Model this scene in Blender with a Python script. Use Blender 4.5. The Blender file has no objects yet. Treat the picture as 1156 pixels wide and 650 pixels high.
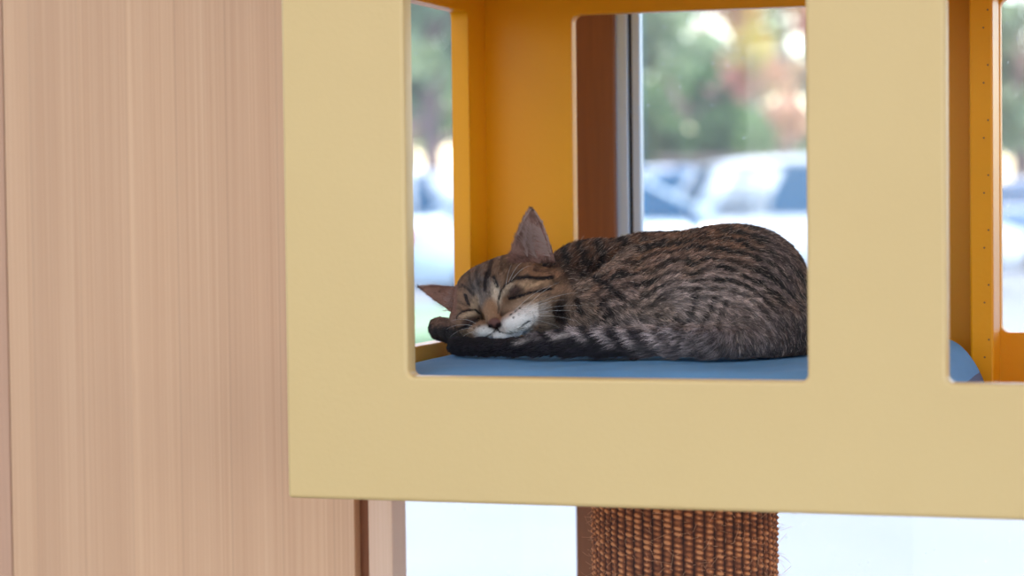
import bpy, bmesh, math, random
import numpy as np
from mathutils import Vector, Matrix, noise

D = bpy.data
S = bpy.context.scene
COL = S.collection
rnd = random.Random(7)
RAD = math.radians

# ------------------------------------------------------------------ camera
F = 2600.0                                  # focal length in pixels of the 1156 px wide frame
YAW, PITCH, ROLL = RAD(18.0), math.atan(95.0 / F), -0.0115
EYE = 1.15
fw = Vector((-math.sin(YAW) * math.cos(PITCH), math.cos(YAW) * math.cos(PITCH), -math.sin(PITCH)))
rt0 = Vector((math.cos(YAW), math.sin(YAW), 0.0))
up0 = rt0.cross(fw)
rt = rt0 * math.cos(ROLL) + up0 * math.sin(ROLL)
up = up0 * math.cos(ROLL) - rt0 * math.sin(ROLL)


def ray(px, py):
    return fw * F + rt * (px - 578.0) - up * (py - 325.0)


d1, d2 = ray(458.5, 300), ray(910.5, 300)
CY = -0.40 / (d2.x / d2.y - d1.x / d1.y)
CX = (d1.x / d1.y) * CY
CAM = Vector((CX, CY, EYE))


def at(px, py, Y):
    d = ray(px, py)
    return CAM + d * ((Y - CAM.y) / d.y)


def atx(px, py, X):
    d = ray(px, py)
    return CAM + d * ((X - CAM.x) / d.x)


def atz(px, py, Z):
    d = ray(px, py)
    return CAM + d * ((Z - CAM.z) / d.z)


cam_data = D.cameras.new('camera')
cam_data.sensor_width = 36.0
cam_data.lens = F * 36.0 / 1156.0
cam_data.clip_end = 500
cam_data.dof.use_dof = True
cam_data.dof.aperture_fstop = 3.5
cam = D.objects.new('camera', cam_data)
COL.objects.link(cam)
m3 = Matrix((rt, up, -fw)).transposed()
cam.matrix_world = Matrix.Translation(CAM) @ m3.to_4x4()
S.camera = cam
cam_data.dof.focus_distance = (at(600, 340, 0.27) - CAM).dot(fw)

# ------------------------------------------------------------------ helpers


def tag(o, label=None, cat=None, group=None, kind=None):
    if label: o['label'] = label
    if cat: o['category'] = cat
    if group: o['group'] = group
    if kind: o['kind'] = kind
    return o


def empty(name, loc=(0, 0, 0), rz=0.0):
    o = D.objects.new(name, None)
    o.location = loc
    o.rotation_euler = (0, 0, rz)
    o.empty_display_size = 0.05
    COL.objects.link(o)
    return o


def link(name, me, mat=None, parent=None, smooth=False):
    if mat is not None and len(me.materials) == 0:
        me.materials.append(mat)
    if smooth:
        me.polygons.foreach_set('use_smooth', [True] * len(me.polygons))
    o = D.objects.new(name, me)
    COL.objects.link(o)
    if parent is not None:
        o.parent = parent
    return o


def bm_obj(name, bm, mat, parent=None, smooth=False):
    me = D.meshes.new(name)
    bm.to_mesh(me)
    bm.free()
    return link(name, me, mat, parent, smooth)


def box_bm(bm, lo, hi, bev=0.0, seg=2):
    b2 = bmesh.new()
    bmesh.ops.create_cube(b2, size=1.0)
    lo, hi = Vector(lo), Vector(hi)
    for v in b2.verts:
        v.co = Vector(((lo[i] + hi[i]) / 2 + v.co[i] * (hi[i] - lo[i]) for i in range(3)))
    if bev > 0:
        bmesh.ops.bevel(b2, geom=b2.edges[:], offset=bev, segments=seg, profile=0.5, affect='EDGES')
    me = D.meshes.new('tmp')
    b2.to_mesh(me)
    b2.free()
    bm.from_mesh(me)
    D.meshes.remove(me)
    return bm


def box(name, lo, hi, mat, parent=None, bev=0.0, seg=2):
    return bm_obj(name, box_bm(bmesh.new(), lo, hi, bev, seg), mat, parent)


def rrect(x0, y0, x1, y1, r, n=6):
    pts = []
    for cx, cy, a0 in ((x1 - r, y1 - r, 0), (x0 + r, y1 - r, 90), (x0 + r, y0 + r, 180), (x1 - r, y0 + r, 270)):
        for k in range(n + 1):
            a = RAD(a0 + 90.0 * k / n)
            pts.append((cx + r * math.cos(a), cy + r * math.sin(a)))
    return pts


def panel(name, outline, holes, thick, bev, to3d, mat, parent):
    """flat board with rounded cut-outs and softened edges; to3d maps (u, v, w) to world"""
    cu = D.curves.new(name, 'CURVE')
    cu.dimensions = '2D'
    cu.fill_mode = 'BOTH'
    cu.extrude = thick / 2 - bev
    cu.bevel_depth = bev
    cu.bevel_resolution = 3
    cu.offset = -bev
    for loop in [outline] + holes:
        sp = cu.splines.new('POLY')
        sp.points.add(len(loop) - 1)
        for p, q in zip(sp.points, loop):
            p.co = (q[0], q[1], 0, 1)
        sp.use_cyclic_u = True
    tmp = D.objects.new('tmp', cu)
    COL.objects.link(tmp)
    dg = bpy.context.evaluated_depsgraph_get()
    me = D.meshes.new_from_object(tmp.evaluated_get(dg))
    D.objects.remove(tmp)
    me.name = name
    for v in me.vertices:
        v.co = to3d(*v.co)
    me.materials.clear()
    bm = bmesh.new()
    bm.from_mesh(me)
    bmesh.ops.recalc_face_normals(bm, faces=bm.faces)
    bm.to_mesh(me)
    bm.free()
    me.update()
    return link(name, me, mat, parent)


# ------------------------------------------------------------------ materials
class NT:
    def __init__(self, name):
        self.m = D.materials.new(name)
        self.m.use_nodes = True
        self.t = self.m.node_tree
        self.t.nodes.clear()
        self.out = self.n('ShaderNodeOutputMaterial')
        self.b = self.n('ShaderNodeBsdfPrincipled')
        self.t.links.new(self.b.outputs[0], self.out.inputs[0])

    def n(self, kind, **kw):
        nd = self.t.nodes.new(kind)
        for k, v in kw.items():
            if hasattr(nd, k):
                setattr(nd, k, v)
            else:
                nd.inputs[k].default_value = v
        return nd

    def l(self, a, b):
        self.t.links.new(a, b)

    def coords(self, scale=(1, 1, 1), src='Object'):
        tc = self.n('ShaderNodeTexCoord')
        mp = self.n('ShaderNodeMapping')
        mp.inputs['Scale'].default_value = scale
        self.l(tc.outputs[src], mp.inputs[0])
        return mp.outputs[0]

    def noise(self, vec, scale, detail=4, rough=0.5, dist=0.0):
        nd = self.n('ShaderNodeTexNoise')
        nd.inputs['Scale'].default_value = scale
        nd.inputs['Detail'].default_value = detail
        nd.inputs['Roughness'].default_value = rough
        nd.inputs['Distortion'].default_value = dist
        self.l(vec, nd.inputs['Vector'])
        return nd.outputs['Fac']

    def ramp(self, fac, stops):
        nd = self.n('ShaderNodeValToRGB')
        els = nd.color_ramp.elements
        while len(els) > 1:
            els.remove(els[0])
        els[0].position, els[0].color = stops[0][0], (*stops[0][1], 1)
        for p, c in stops[1:]:
            e = els.new(p)
            e.color = (*c, 1)
        self.l(fac, nd.inputs[0])
        return nd.outputs[0]

    def bump(self, h, strength=0.3, dist=0.001):
        nd = self.n('ShaderNodeBump')
        nd.inputs['Strength'].default_value = strength
        nd.inputs['Distance'].default_value = dist
        self.l(h, nd.inputs['Height'])
        self.l(nd.outputs[0], self.b.inputs['Normal'])


def srgb(r, g, b):
    f = lambda c: (c / 255) / 12.92 if c / 255 <= 0.04045 else ((c / 255 + 0.055) / 1.055) ** 2.4
    return (f(r), f(g), f(b))


def plain(name, col, rough=0.5, metal=0.0, spec=0.5, coat=0.0):
    t = NT(name)
    t.b.inputs['Base Color'].default_value = (*col, 1)
    t.b.inputs['Roughness'].default_value = rough
    t.b.inputs['Metallic'].default_value = metal
    t.b.inputs['Specular IOR Level'].default_value = spec
    t.b.inputs['Coat Weight'].default_value = coat
    return t.m


def mottled(name, a, b, scale, rough=0.5, bump=0.0, bscale=None, vec_scale=(1, 1, 1), spec=0.5, coat=0.0, detail=4, metal=0.0):
    t = NT(name)
    v = t.coords(vec_scale)
    f = t.noise(v, scale, detail)
    c = t.ramp(f, [(0.3, a), (0.7, b)])
    t.l(c, t.b.inputs['Base Color'])
    t.b.inputs['Roughness'].default_value = rough
    t.b.inputs['Specular IOR Level'].default_value = spec
    t.b.inputs['Coat Weight'].default_value = coat
    t.b.inputs['Metallic'].default_value = metal
    if bump:
        t.bump(t.noise(v, bscale or scale * 8, 3), 1.0, bump)
    return t.m


M_YEL = mottled('yellow_paint', srgb(194, 162, 109), srgb(198, 167, 114), 3.0, rough=0.42, bump=0.00025, bscale=160)
M_AMB = mottled('amber_paint', srgb(228, 150, 2), srgb(232, 155, 4), 3.0, rough=0.38, bump=0.00025, bscale=160, coat=0.0, spec=0.3)
M_AMB.node_tree.nodes['Principled BSDF'].inputs['Coat Roughness'].default_value = 0.3
M_ALU = mottled('anodised_aluminium', (0.42, 0.56, 0.80), (0.46, 0.60, 0.84), 4, rough=0.35, vec_scale=(20, 20, 1), metal=0.3)
M_GASK = plain('black_rubber', (0.012, 0.012, 0.018), 0.6)
M_BRONZE = mottled('brown_post_paint', srgb(116, 70, 42), srgb(128, 78, 46), 6, rough=0.5, vec_scale=(30, 30, 1))
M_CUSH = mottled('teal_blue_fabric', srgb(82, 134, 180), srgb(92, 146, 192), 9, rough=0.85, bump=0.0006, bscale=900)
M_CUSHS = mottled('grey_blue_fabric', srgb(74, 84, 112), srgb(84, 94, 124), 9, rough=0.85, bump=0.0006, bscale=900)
M_FLOOR = mottled('pale_floor_tile', (0.42, 0.40, 0.38), (0.50, 0.48, 0.45), 5, rough=0.35)
M_NAIL = plain('dull_nail', srgb(120, 78, 40), 0.5)
M_CEIL = plain('white_ceiling_paint', (0.8, 0.8, 0.78), 0.8)


def laminate(name, base, dark, light):
    t = NT(name)
    g = t.coords((1, 1, 1))
    # fine vertical grain
    v1 = t.coords((420, 420, 1.2))
    f1 = t.noise(v1, 1.0, 5, 0.65)
    v2 = t.coords((26, 26, 0.35))
    f2 = t.noise(v2, 1.0, 3, 0.5)
    v3 = t.coords((900, 900, 9))
    f3 = t.noise(v3, 1.0, 2, 0.5)
    c1 = t.ramp(f1, [(0.3, dark), (0.62, base), (0.8, light)])
    # each veneer strip a little different
    sx = t.n('ShaderNodeSeparateXYZ')
    t.l(g, sx.inputs[0])
    mul = t.n('ShaderNodeMath', operation='MULTIPLY')
    mul.inputs[1].default_value = 1 / 0.068
    t.l(sx.outputs[0], mul.inputs[0])
    fl = t.n('ShaderNodeMath', operation='FLOOR')
    t.l(mul.outputs[0], fl.inputs[0])
    wn = t.n('ShaderNodeTexWhiteNoise', noise_dimensions='1D')
    t.l(fl.outputs[0], wn.inputs['W'])
    fr = t.n('ShaderNodeMath', operation='FRACT')
    t.l(mul.outputs[0], fr.inputs[0])
    seam = t.n('ShaderNodeMath', operation='LESS_THAN')
    seam.inputs[1].default_value = 0.018
    t.l(fr.outputs[0], seam.inputs[0])
    mx = t.n('ShaderNodeMix', data_type='RGBA', blend_type='MULTIPLY')
    mx.inputs['Factor'].default_value = 1.0
    t.l(c1, mx.inputs['A'])
    strip = t.ramp(wn.outputs['Value'], [(0.0, (0.88, 0.86, 0.86)), (1.0, (1, 1, 1))])
    t.l(strip, mx.inputs['B'])
    mx2 = t.n('ShaderNodeMix', data_type='RGBA', blend_type='MULTIPLY')
    t.l(t.ramp(f2, [(0.3, (0.90, 0.87, 0.85)), (0.7, (1, 1, 1))]), mx2.inputs['B'])
    mx2.inputs['Factor'].default_value = 1.0
    t.l(mx.outputs['Result'], mx2.inputs['A'])
    mx3 = t.n('ShaderNodeMix', data_type='RGBA', blend_type='MIX')
    sf = t.n('ShaderNodeMath', operation='MULTIPLY')
    sf.inputs[1].default_value = 0.35
    t.l(seam.outputs[0], sf.inputs[0])
    t.l(sf.outputs[0], mx3.inputs['Factor'])
    t.l(mx2.outputs['Result'], mx3.inputs['A'])
    mx3.inputs['B'].default_value = (*[c * 0.6 for c in dark], 1)
    # rare dark grain flecks
    fl2 = t.ramp(f3, [(0.70, (1, 1, 1)), (0.78, (0.80, 0.75, 0.72))])
    mx4 = t.n('ShaderNodeMix', data_type='RGBA', blend_type='MULTIPLY')
    mx4.inputs['Factor'].default_value = 1.0
    t.l(mx3.outputs['Result'], mx4.inputs['A'])
    t.l(fl2, mx4.inputs['B'])
    t.l(mx4.outputs['Result'], t.b.inputs['Base Color'])
    t.b.inputs['Roughness'].default_value = 0.42
    t.b.inputs['Specular IOR Level'].default_value = 0.6
    t.bump(f1, 0.35, 0.0004)
    return t.m


M_LAM = laminate('oak_laminate', srgb(211, 167, 131), srgb(199, 152, 115), srgb(217, 176, 142))
M_LAMD = mottled('oak_edge', srgb(208, 170, 144), srgb(216, 180, 156), 3, rough=0.5, vec_scale=(120, 120, 1.5))
M_LAMS = mottled('oak_side_strip', srgb(180, 136, 110), srgb(190, 146, 118), 3, rough=0.55, vec_scale=(150, 150, 2))
M_RECESS = mottled('shade_toned_oak_recess', srgb(150, 92, 60), srgb(165, 104, 70), 3, rough=0.6, vec_scale=(150, 150, 2))  # shade of the wall groove put into a darker oak colour

# ------------------------------------------------------------------ room shell
YG = 0.80                                   # inner plane of the glass
floor = box('floor', (-4, -5.5, -0.10), (4.5, YG + 0.02, 0.0), M_FLOOR); tag(floor, 'pale floor of the room', kind='structure')
ceiling = box('ceiling', (-4, -5.5, 3.0), (4.5, YG + 1.2, 3.12), M_CEIL); tag(ceiling, 'white ceiling with an added overhang that keeps sun out', kind='structure')  # unseen overhang past the glass, added to block direct sun

YW = 0.46
xw = at(400, 600, YW).x
xw0 = at(7, 300, YW).x
wl = empty('wall_left', (0, 0, 0)); tag(wl, 'oak laminate wall with vertical grain', kind='structure')
box('wall_panel', (xw0 + 0.0015, YW, 0.0), (xw, YW + 0.02, 3.0), M_LAM, wl, 0.0012)
box('wall_panel', (xw0 - 1.2, YW + 0.006, 0.0), (xw0 - 0.003, YW + 0.02, 3.0), M_LAMS, wl, 0.0012)
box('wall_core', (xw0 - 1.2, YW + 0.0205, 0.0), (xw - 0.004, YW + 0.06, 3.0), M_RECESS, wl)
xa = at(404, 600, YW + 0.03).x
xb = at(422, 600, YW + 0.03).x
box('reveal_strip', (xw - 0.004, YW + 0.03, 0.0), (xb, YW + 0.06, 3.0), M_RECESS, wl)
xe = at(458.5, 600, YW + 0.06).x
box('end_post', (xb, YW + 0.012, 0.0), (xe, YW + 0.06, 3.0), M_LAMD, wl, 0.001)

# window: glass, brown post, aluminium sash
win = empty('window_1', (0, YG, 0)); tag(win, 'tall shop window with a brown post and pale aluminium sash', kind='structure')
YP = 0.70
YP = YG - 0.03
px0, px1 = at(647, 300, YP).x, at(695.5, 300, YP).x
def wbox(n, lo, hi, mat, bev=0.0):
    o = box(n, lo, hi, mat, None, bev); o.parent = win; o.matrix_parent_inverse = Matrix.Translation((0, -YG, 0)); return o
wbox('post', (px0, YP, 0.0), (px1, YG - 0.001, 3.0), M_BRONZE, 0.002)
a0, a1, a2, a3 = (at(x, 140, YG - 0.02).x for x in (697.3, 709.0, 713.0, 722.5))
wbox('sash', (px1 - 0.01, YG - 0.02, 0.0), (a1, YG - 0.002, 3.0), M_ALU, 0.0015)
wbox('gasket', (a1, YG - 0.014, 0.0), (a2, YG - 0.002, 3.0), M_GASK)
wbox('sash', (a2, YG - 0.018, 0.0), (a3, YG - 0.002, 3.0), M_ALU, 0.0015)
wbox('bottom_rail', (a3, YG - 0.018, 0.0), (4.5, YG + 0.03, 0.10), M_ALU, 0.0015)
wbox('bottom_rail', (-4, YG - 0.018, 0.0), (px0, YG + 0.03, 0.10), M_ALU, 0.0015)


def glass_mat():
    t = NT('window_glass')
    t.t.nodes.remove(t.b)
    tr = t.n('ShaderNodeBsdfTransparent')
    tr.inputs[0].default_value = (0.97, 0.985, 0.98, 1)
    gl = t.n('ShaderNodeBsdfGlossy')
    gl.inputs['Roughness'].default_value = 0.01
    fr = t.n('ShaderNodeFresnel')
    fr.inputs[0].default_value = 1.45
    mx = t.n('ShaderNodeMixShader')
    t.l(fr.outputs[0], mx.inputs[0])
    t.l(tr.outputs[0], mx.inputs[1])
    t.l(gl.outputs[0], mx.inputs[2])
    # dust specks on the pane
    v = t.coords((1, 1, 1))
    vo = t.n('ShaderNodeTexVoronoi')
    vo.inputs['Scale'].default_value = 95
    t.l(v, vo.inputs['Vector'])
    lt = t.n('ShaderNodeMath', operation='LESS_THAN')
    lt.inputs[1].default_value = 0.10
    t.l(vo.outputs['Distance'], lt.inputs[0])
    sp = t.n('ShaderNodeSeparateColor')
    t.l(vo.outputs['Color'], sp.inputs[0])
    g2 = t.n('ShaderNodeMath', operation='GREATER_THAN')
    g2.inputs[1].default_value = 0.80
    t.l(sp.outputs[0], g2.inputs[0])
    mu = t.n('ShaderNodeMath', operation='MULTIPLY')
    t.l(lt.outputs[0], mu.inputs[0]); t.l(g2.outputs[0], mu.inputs[1])
    mu2 = t.n('ShaderNodeMath', operation='MULTIPLY')
    mu2.inputs[1].default_value = 0.45
    t.l(mu.outputs[0], mu2.inputs[0])
    df = t.n('ShaderNodeBsdfTranslucent')
    df.inputs[0].default_value = (0.8, 0.85, 0.9, 1)
    mx2 = t.n('ShaderNodeMixShader')
    hz = t.n('ShaderNodeMath', operation='MAXIMUM')          # even veiling-glare haze put into the pane
    hz.inputs[1].default_value = 0.045
    t.l(mu2.outputs[0], hz.inputs[0])
    t.l(hz.outputs[0], mx2.inputs[0])
    t.l(mx.outputs[0], mx2.inputs[1])
    t.l(df.outputs[0], mx2.inputs[2])
    t.l(mx2.outputs[0], t.out.inputs[0])
    return t.m


M_GLASS = glass_mat()
wbox('glass_pane', (a3 - 0.004, YG, 0.09), (4.5, YG + 0.006, 3.0), M_GLASS)
wbox('glass_pane', (-4, YG, 0.09), (px0 + 0.004, YG + 0.006, 3.0), M_GLASS)

# ------------------------------------------------------------------ cat house
T = 0.026
house = empty('cat_tree', (0, 0, 0))
tag(house, 'yellow painted wooden cat house with square openings raised on a sisal post', 'cat tree')
zs = at(470, 425, 0).z                       # front sill
zbot = at(325, 562, 0).z
xl = at(320.5, 280, 0).x
x1a, x1b = 0.0, 0.40
x2a = at(1068, 300, 0).x
x2b = x2a + 0.40
xr = x2b + (x1a - xl)
ztop_o = zs + 0.43
ztop = ztop_o + 0.13
DEP = 0.60                                   # outer depth
TW = 0.022
front = panel('front_panel', rrect(xl, zbot, xr, ztop, 0.004),
              [rrect(x1a, zs, x1b, ztop_o, 0.007), rrect(x2a, zs, x2b, ztop_o, 0.007)],
              T, 0.004, lambda u, v, w: Vector((u, T / 2 - w, v)), M_YEL, house)
M_YEL = M_AMB
# left side wall with its own cut-out
xin = xl + TW
pt = atx(508, 14.2, xl); pt2 = atx(464, 392, xin); pt3 = atx(529, 100, xin)
yj = pt3.y
zside = pt2.z
zsidet = pt.z
print('DIM', dict(CAM=tuple(CAM), zs=zs, zbot=zbot, xl=xl, yj=yj, yjo=pt.y, zside=zside, zsidet=zsidet, x2a=x2a, xr=xr, corner=atx(555, 200, xin).y))
YB = DEP
for nm, xx in (('side_panel', xl), ('side_panel', xr - TW)):
    panel(nm, [(T, zbot + 0.03), (YB - TW, zbot + 0.03), (YB - TW, ztop), (T, ztop)],
          [rrect(0.11, zside, yj, zsidet, 0.010)], TW, 0.002,
          lambda u, v, w, xx=xx: Vector((xx + TW / 2 + w, u, v)), M_YEL, house)
# back wall with two cut-outs
ybi = YB - TW
bx0 = at(646, 140, ybi).x
bx1 = at(1000, 140, ybi).x
bz1 = at(780, 11.5, ybi).z
bz0 = at(1140, 375.5, ybi).z
cx0 = at(1129.5, 200, ybi).x
panel('back_panel', rrect(xl, zbot + 0.03, xr, ztop, 0.003),
      [rrect(bx0, bz0, bx1, bz1, 0.010), rrect(cx0, bz0, cx0 + 0.34, bz1, 0.010)],
      TW, 0.002, lambda u, v, w: Vector((u, YB - TW / 2 - w, v)), M_YEL, house)
zfl = zs - 0.075
box('floor_panel', (xin, T, zfl - TW), (xr - TW, YB - TW, zfl), M_YEL, house, 0.001)
box('roof_panel', (xin, T, ztop - 0.10), (xr - TW, YB - TW, ztop - 0.10 + TW), M_YEL, house, 0.001)
# upright board between the two back openings
ub0, ub1 = at(1094.5, 200, ybi - 0.07).x, at(1121, 200, ybi - 0.07).x
box('divider_board', (ub0, ybi - 0.07, zfl), (ub1, ybi, ztop - 0.10), M_YEL, house, 0.0025)

for k in range(7):
    zk = zs - 0.01 + k * 0.062
    for xk in (0.62, 0.80):
        bm = bmesh.new()
        bmesh.ops.create_cone(bm, cap_ends=True, segments=12, radius1=0.0009, radius2=0.0011, depth=0.001,
                              matrix=Matrix.Translation((ub0 + (ub1 - ub0) * xk, ybi - 0.0702, zk + 0.02 * (xk > 0.7))) @ Matrix.Rotation(math.pi / 2, 4, 'X'))
        bm_obj('nail_head', bm, M_NAIL, D.objects['divider_board'])

# sisal column under it
def sisal_mat():
    t = NT('woven_sisal')
    at_ = t.n('ShaderNodeAttribute', attribute_name='weave')
    v = t.coords((1, 1, 1))
    n1 = t.noise(v, 260, 4, 0.6)
    n2 = t.noise(v, 28, 3, 0.6)
    ad = t.n('ShaderNodeMath', operation='MULTIPLY_ADD')
    ad.inputs[1].default_value = 0.55
    t.l(n1, ad.inputs[0])
    t.l(at_.outputs['Fac'], ad.inputs[2])
    ad2 = t.n('ShaderNodeMath', operation='MULTIPLY_ADD')
    ad2.inputs[1].default_value = 0.5
    t.l(n2, ad2.inputs[0]); t.l(ad.outputs[0], ad2.inputs[2])
    sc_ = t.n('ShaderNodeMath', operation='MULTIPLY'); sc_.inputs[1].default_value = 0.76; t.l(ad2.outputs[0], sc_.inputs[0]); ad2 = sc_
    c = t.ramp(ad2.outputs[0], [(0.42, srgb(46, 22, 16)), (0.72, srgb(104, 56, 34)), (0.98, srgb(168, 100, 60)), (1.0, srgb(196, 130, 84))])
    t.l(c, t.b.inputs['Base Color'])
    t.b.inputs['Roughness'].default_value = 0.9
    t.bump(n1, 0.6, 0.002)
    return t.m


pyc = 0.29
pl_, pr_ = at(668, 610, pyc), at(881, 610, pyc)
pxc, prad = (pl_.x + pr_.x) / 2, (pr_.x - pl_.x) / 2 * 0.955
ncol = 56
na, nz = ncol * 8, 620
z0p, z1p = 0.035, zbot + 0.03 + 0.001
th = np.linspace(0, 2 * math.pi, na, endpoint=False)
zz = np.linspace(z0p, z1p, nz)
TH, ZZ = np.meshgrid(th, zz)
colid = np.floor(TH / (2 * math.pi) * ncol).astype(int)
u = (TH / (2 * math.pi) * ncol) % 1.0
rowp = 0.0060
rs = np.random.RandomState(3)
cof = rs.rand(ncol)
ph = ZZ / rowp + 0.5 * (colid % 2) + 0.25 * cof[colid]
rib = np.sin(np.pi * u) ** 0.7
jit = rs.rand(ncol, 4000)
rid = np.floor(ph).astype(int)
amp = 0.4 + 0.9 * jit[colid, rid % 4000]
knot = (0.5 + 0.5 * np.sin(2 * math.pi * ph - math.pi / 2 + (u - 0.5) * 2.4)) ** 0.8
hgt = rib * (0.35 + 0.65 * knot * amp)
R = prad - 0.003 + 0.0044 * hgt
co = np.stack([R * np.cos(TH), R * np.sin(TH), ZZ], -1).reshape(-1, 3)
ii = np.arange(nz - 1)[:, None] * na + np.arange(na)[None]
jj = np.arange(nz - 1)[:, None] * na + (np.arange(na)[None] + 1) % na
fc = np.stack([ii, jj, jj + na, ii + na], -1).reshape(-1, 4)
me = D.meshes.new('scratching_post')
me.from_pydata(co.tolist(), [], fc.tolist())
a_ = me.attributes.new('weave', 'FLOAT', 'POINT')
a_.data.foreach_set('value', np.clip(hgt.reshape(-1), 0, 1.2).astype(np.float32))
M_SISAL = sisal_mat()
post = link('scratching_post', me, M_SISAL, house, True)
post.location = (pxc, pyc, 0)
M_BASE = mottled('base_board', srgb(214, 176, 100), srgb(222, 186, 110), 4, rough=0.5)
box('base_board', (pxc - 0.35, pyc - 0.28, 0.0), (pxc + 0.35, pyc + 0.28, 0.034), M_BASE, house, 0.004)
# loose fibres standing off the column
M_FIBRE = plain('sisal_fibre', srgb(206, 150, 112), 0.8)


def hair_object(name, pts, rad, mat, parent, colors=None):
    """pts (n, k, 3) array, rad (k,) radii; one curve per hair"""
    n, k = pts.shape[:2]
    cv = D.hair_curves.new(name)
    cv.add_curves([k] * n)
    cv.attributes['position'].data.foreach_set('vector', pts.astype(np.float32).reshape(-1))
    ra = cv.attributes.get('radius') or cv.attributes.new('radius', 'FLOAT', 'POINT')
    rr = np.tile(np.asarray(rad, np.float32), n) if np.ndim(rad) == 1 else np.asarray(rad, np.float32).reshape(-1)
    ra.data.foreach_set('value', rr)
    if colors is not None:
        ca = cv.attributes.new('fur_color', 'FLOAT_COLOR', 'POINT')
        ca.data.foreach_set('color', np.concatenate([colors, np.ones(colors.shape[:2] + (1,))], -1).astype(np.float32).reshape(-1))
    cv.materials.append(mat)
    o = D.objects.new(name, cv)
    COL.objects.link(o)
    o.parent = parent
    return o


nf = 6000
ta, tz = rs.rand(nf) * 2 * math.pi, z0p + rs.rand(nf) * (z1p - z0p - 0.01)
base = np.stack([prad * np.cos(ta), prad * np.sin(ta), tz], -1)
nor = np.stack([np.cos(ta), np.sin(ta), 0 * ta], -1)
d_ = nor * 0.55 + rs.randn(nf, 3) * 0.6
d_ /= np.linalg.norm(d_, axis=1, keepdims=True)
bend = rs.randn(nf, 3) * 0.5
L = (0.004 + 0.012 * rs.rand(nf) ** 3)[:, None]
ts = np.linspace(0, 1, 5)
P = np.stack([base - nor * 0.001 + d_ * L * t + bend * L * t * t for t in ts], 1)
hair_object('loose_fibres', P, [0.00012] * 5, M_FIBRE, post)['kind'] = 'stuff'

# ------------------------------------------------------------------ cushion
cush = empty('cat_cushion', (0, 0, zfl))
tag(cush, 'blue padded cushion lying in the cat house under the tabby', 'cushion')
cz = atx(466, 411, xin).z
cxr = at(1076, 424, 0.20).x
CX0, CX1, CY0, CY1 = xin + 0.001, cxr, T + 0.001, ybi - 0.002


def cushion_top(x, y):
    """height of the cushion top; the middle is plumper than the rim"""
    u = min(max((x - CX0) / (CX1 - CX0), 0), 1)
    v = min(max((y - CY0) / (CY1 - CY0), 0), 1)
    e = (1 - (2 * u - 1) ** 4) * (1 - (2 * v - 1) ** 4)
    return cz + 0.0118 * min(1, e * 1.6) ** 0.8 + 0.0008 * math.sin(x * 31 + y * 9) + 0.0005 * math.sin(x * 70 - y * 55)


nx, ny = 150, 80
bm = bmesh.new()
rc = 0.16
top = []
for j in range(ny + 1):
    row = []
    for i in range(nx + 1):
        # superellipse-ish plan: squared at the left, rounded at the right end
        u, v = i / nx, j / ny
        y = CY0 + (CY1 - CY0) * v
        xend = CX1
        dy = max(0, rc - min(y - CY0, CY1 - y))
        xend = CX1 - (rc - math.sqrt(max(rc * rc - dy * dy, 0))) * 0.75
        x = CX0 + (xend - CX0) * u
        ed = min(xend - x, y - CY0 + 0.02, CY1 - y + 0.02, x - CX0 + 0.01)
        drop = 0.018 * (max(0, 1 - (xend - x) / 0.03)) ** 2.2
        row.append(bm.verts.new((x, y, cushion_top(x, y) - drop + (0.017 * min(1, max(0, y - CY0 - 0.05) / 0.12) * math.exp(-((xend - x - 0.05) / 0.05) ** 2)))))
    top.append(row)
for j in range(ny):
    for i in range(nx):
        bm.faces.new((top[j][i], top[j][i + 1], top[j + 1][i + 1], top[j + 1][i]))
bm_obj('cushion_top', bm, M_CUSH, None, True)
ct = D.objects['cushion_top']; ct.parent = cush; ct.matrix_parent_inverse = Matrix.Translation((0, 0, -zfl))
bm = bmesh.new()
ring = []
loop = [(top[0][i]) for i in range(0)]
outl = []
me_t = ct.data
idx = lambda i, j: j * (nx + 1) + i
seq = [idx(i, 0) for i in range(nx + 1)] + [idx(nx, j) for j in range(1, ny + 1)] + [idx(i, ny) for i in range(nx - 1, -1, -1)] + [idx(0, j) for j in range(ny - 1, 0, -1)]
seq = [me_t.vertices[k].co.copy() for k in seq]
cen = Vector(((CX0 + CX1) / 2, (CY0 + CY1) / 2, 0))
prev = None
lay = []
for s in range(7):
    q = s / 6
    r = []
    for c in seq:
        bul = 0.008 * math.sin(math.pi * q)
        ex = bul * min(1, max(0, (c.x - (cxr - 0.10)) / 0.05))
        z = c.z * (1 - q) + (zfl + 0.001) * q
        r.append(bm.verts.new((c.x + ex, c.y, z)))
    lay.append(r)
for s in range(6):
    for k in range(len(seq)):
        bm.faces.new((lay[s][k], lay[s][(k + 1) % len(seq)], lay[s + 1][(k + 1) % len(seq)], lay[s + 1][k]))
bmesh.ops.recalc_face_normals(bm, faces=bm.faces)
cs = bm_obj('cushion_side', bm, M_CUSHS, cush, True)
cs.matrix_parent_inverse = Matrix.Translation((0, 0, -zfl))
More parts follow.
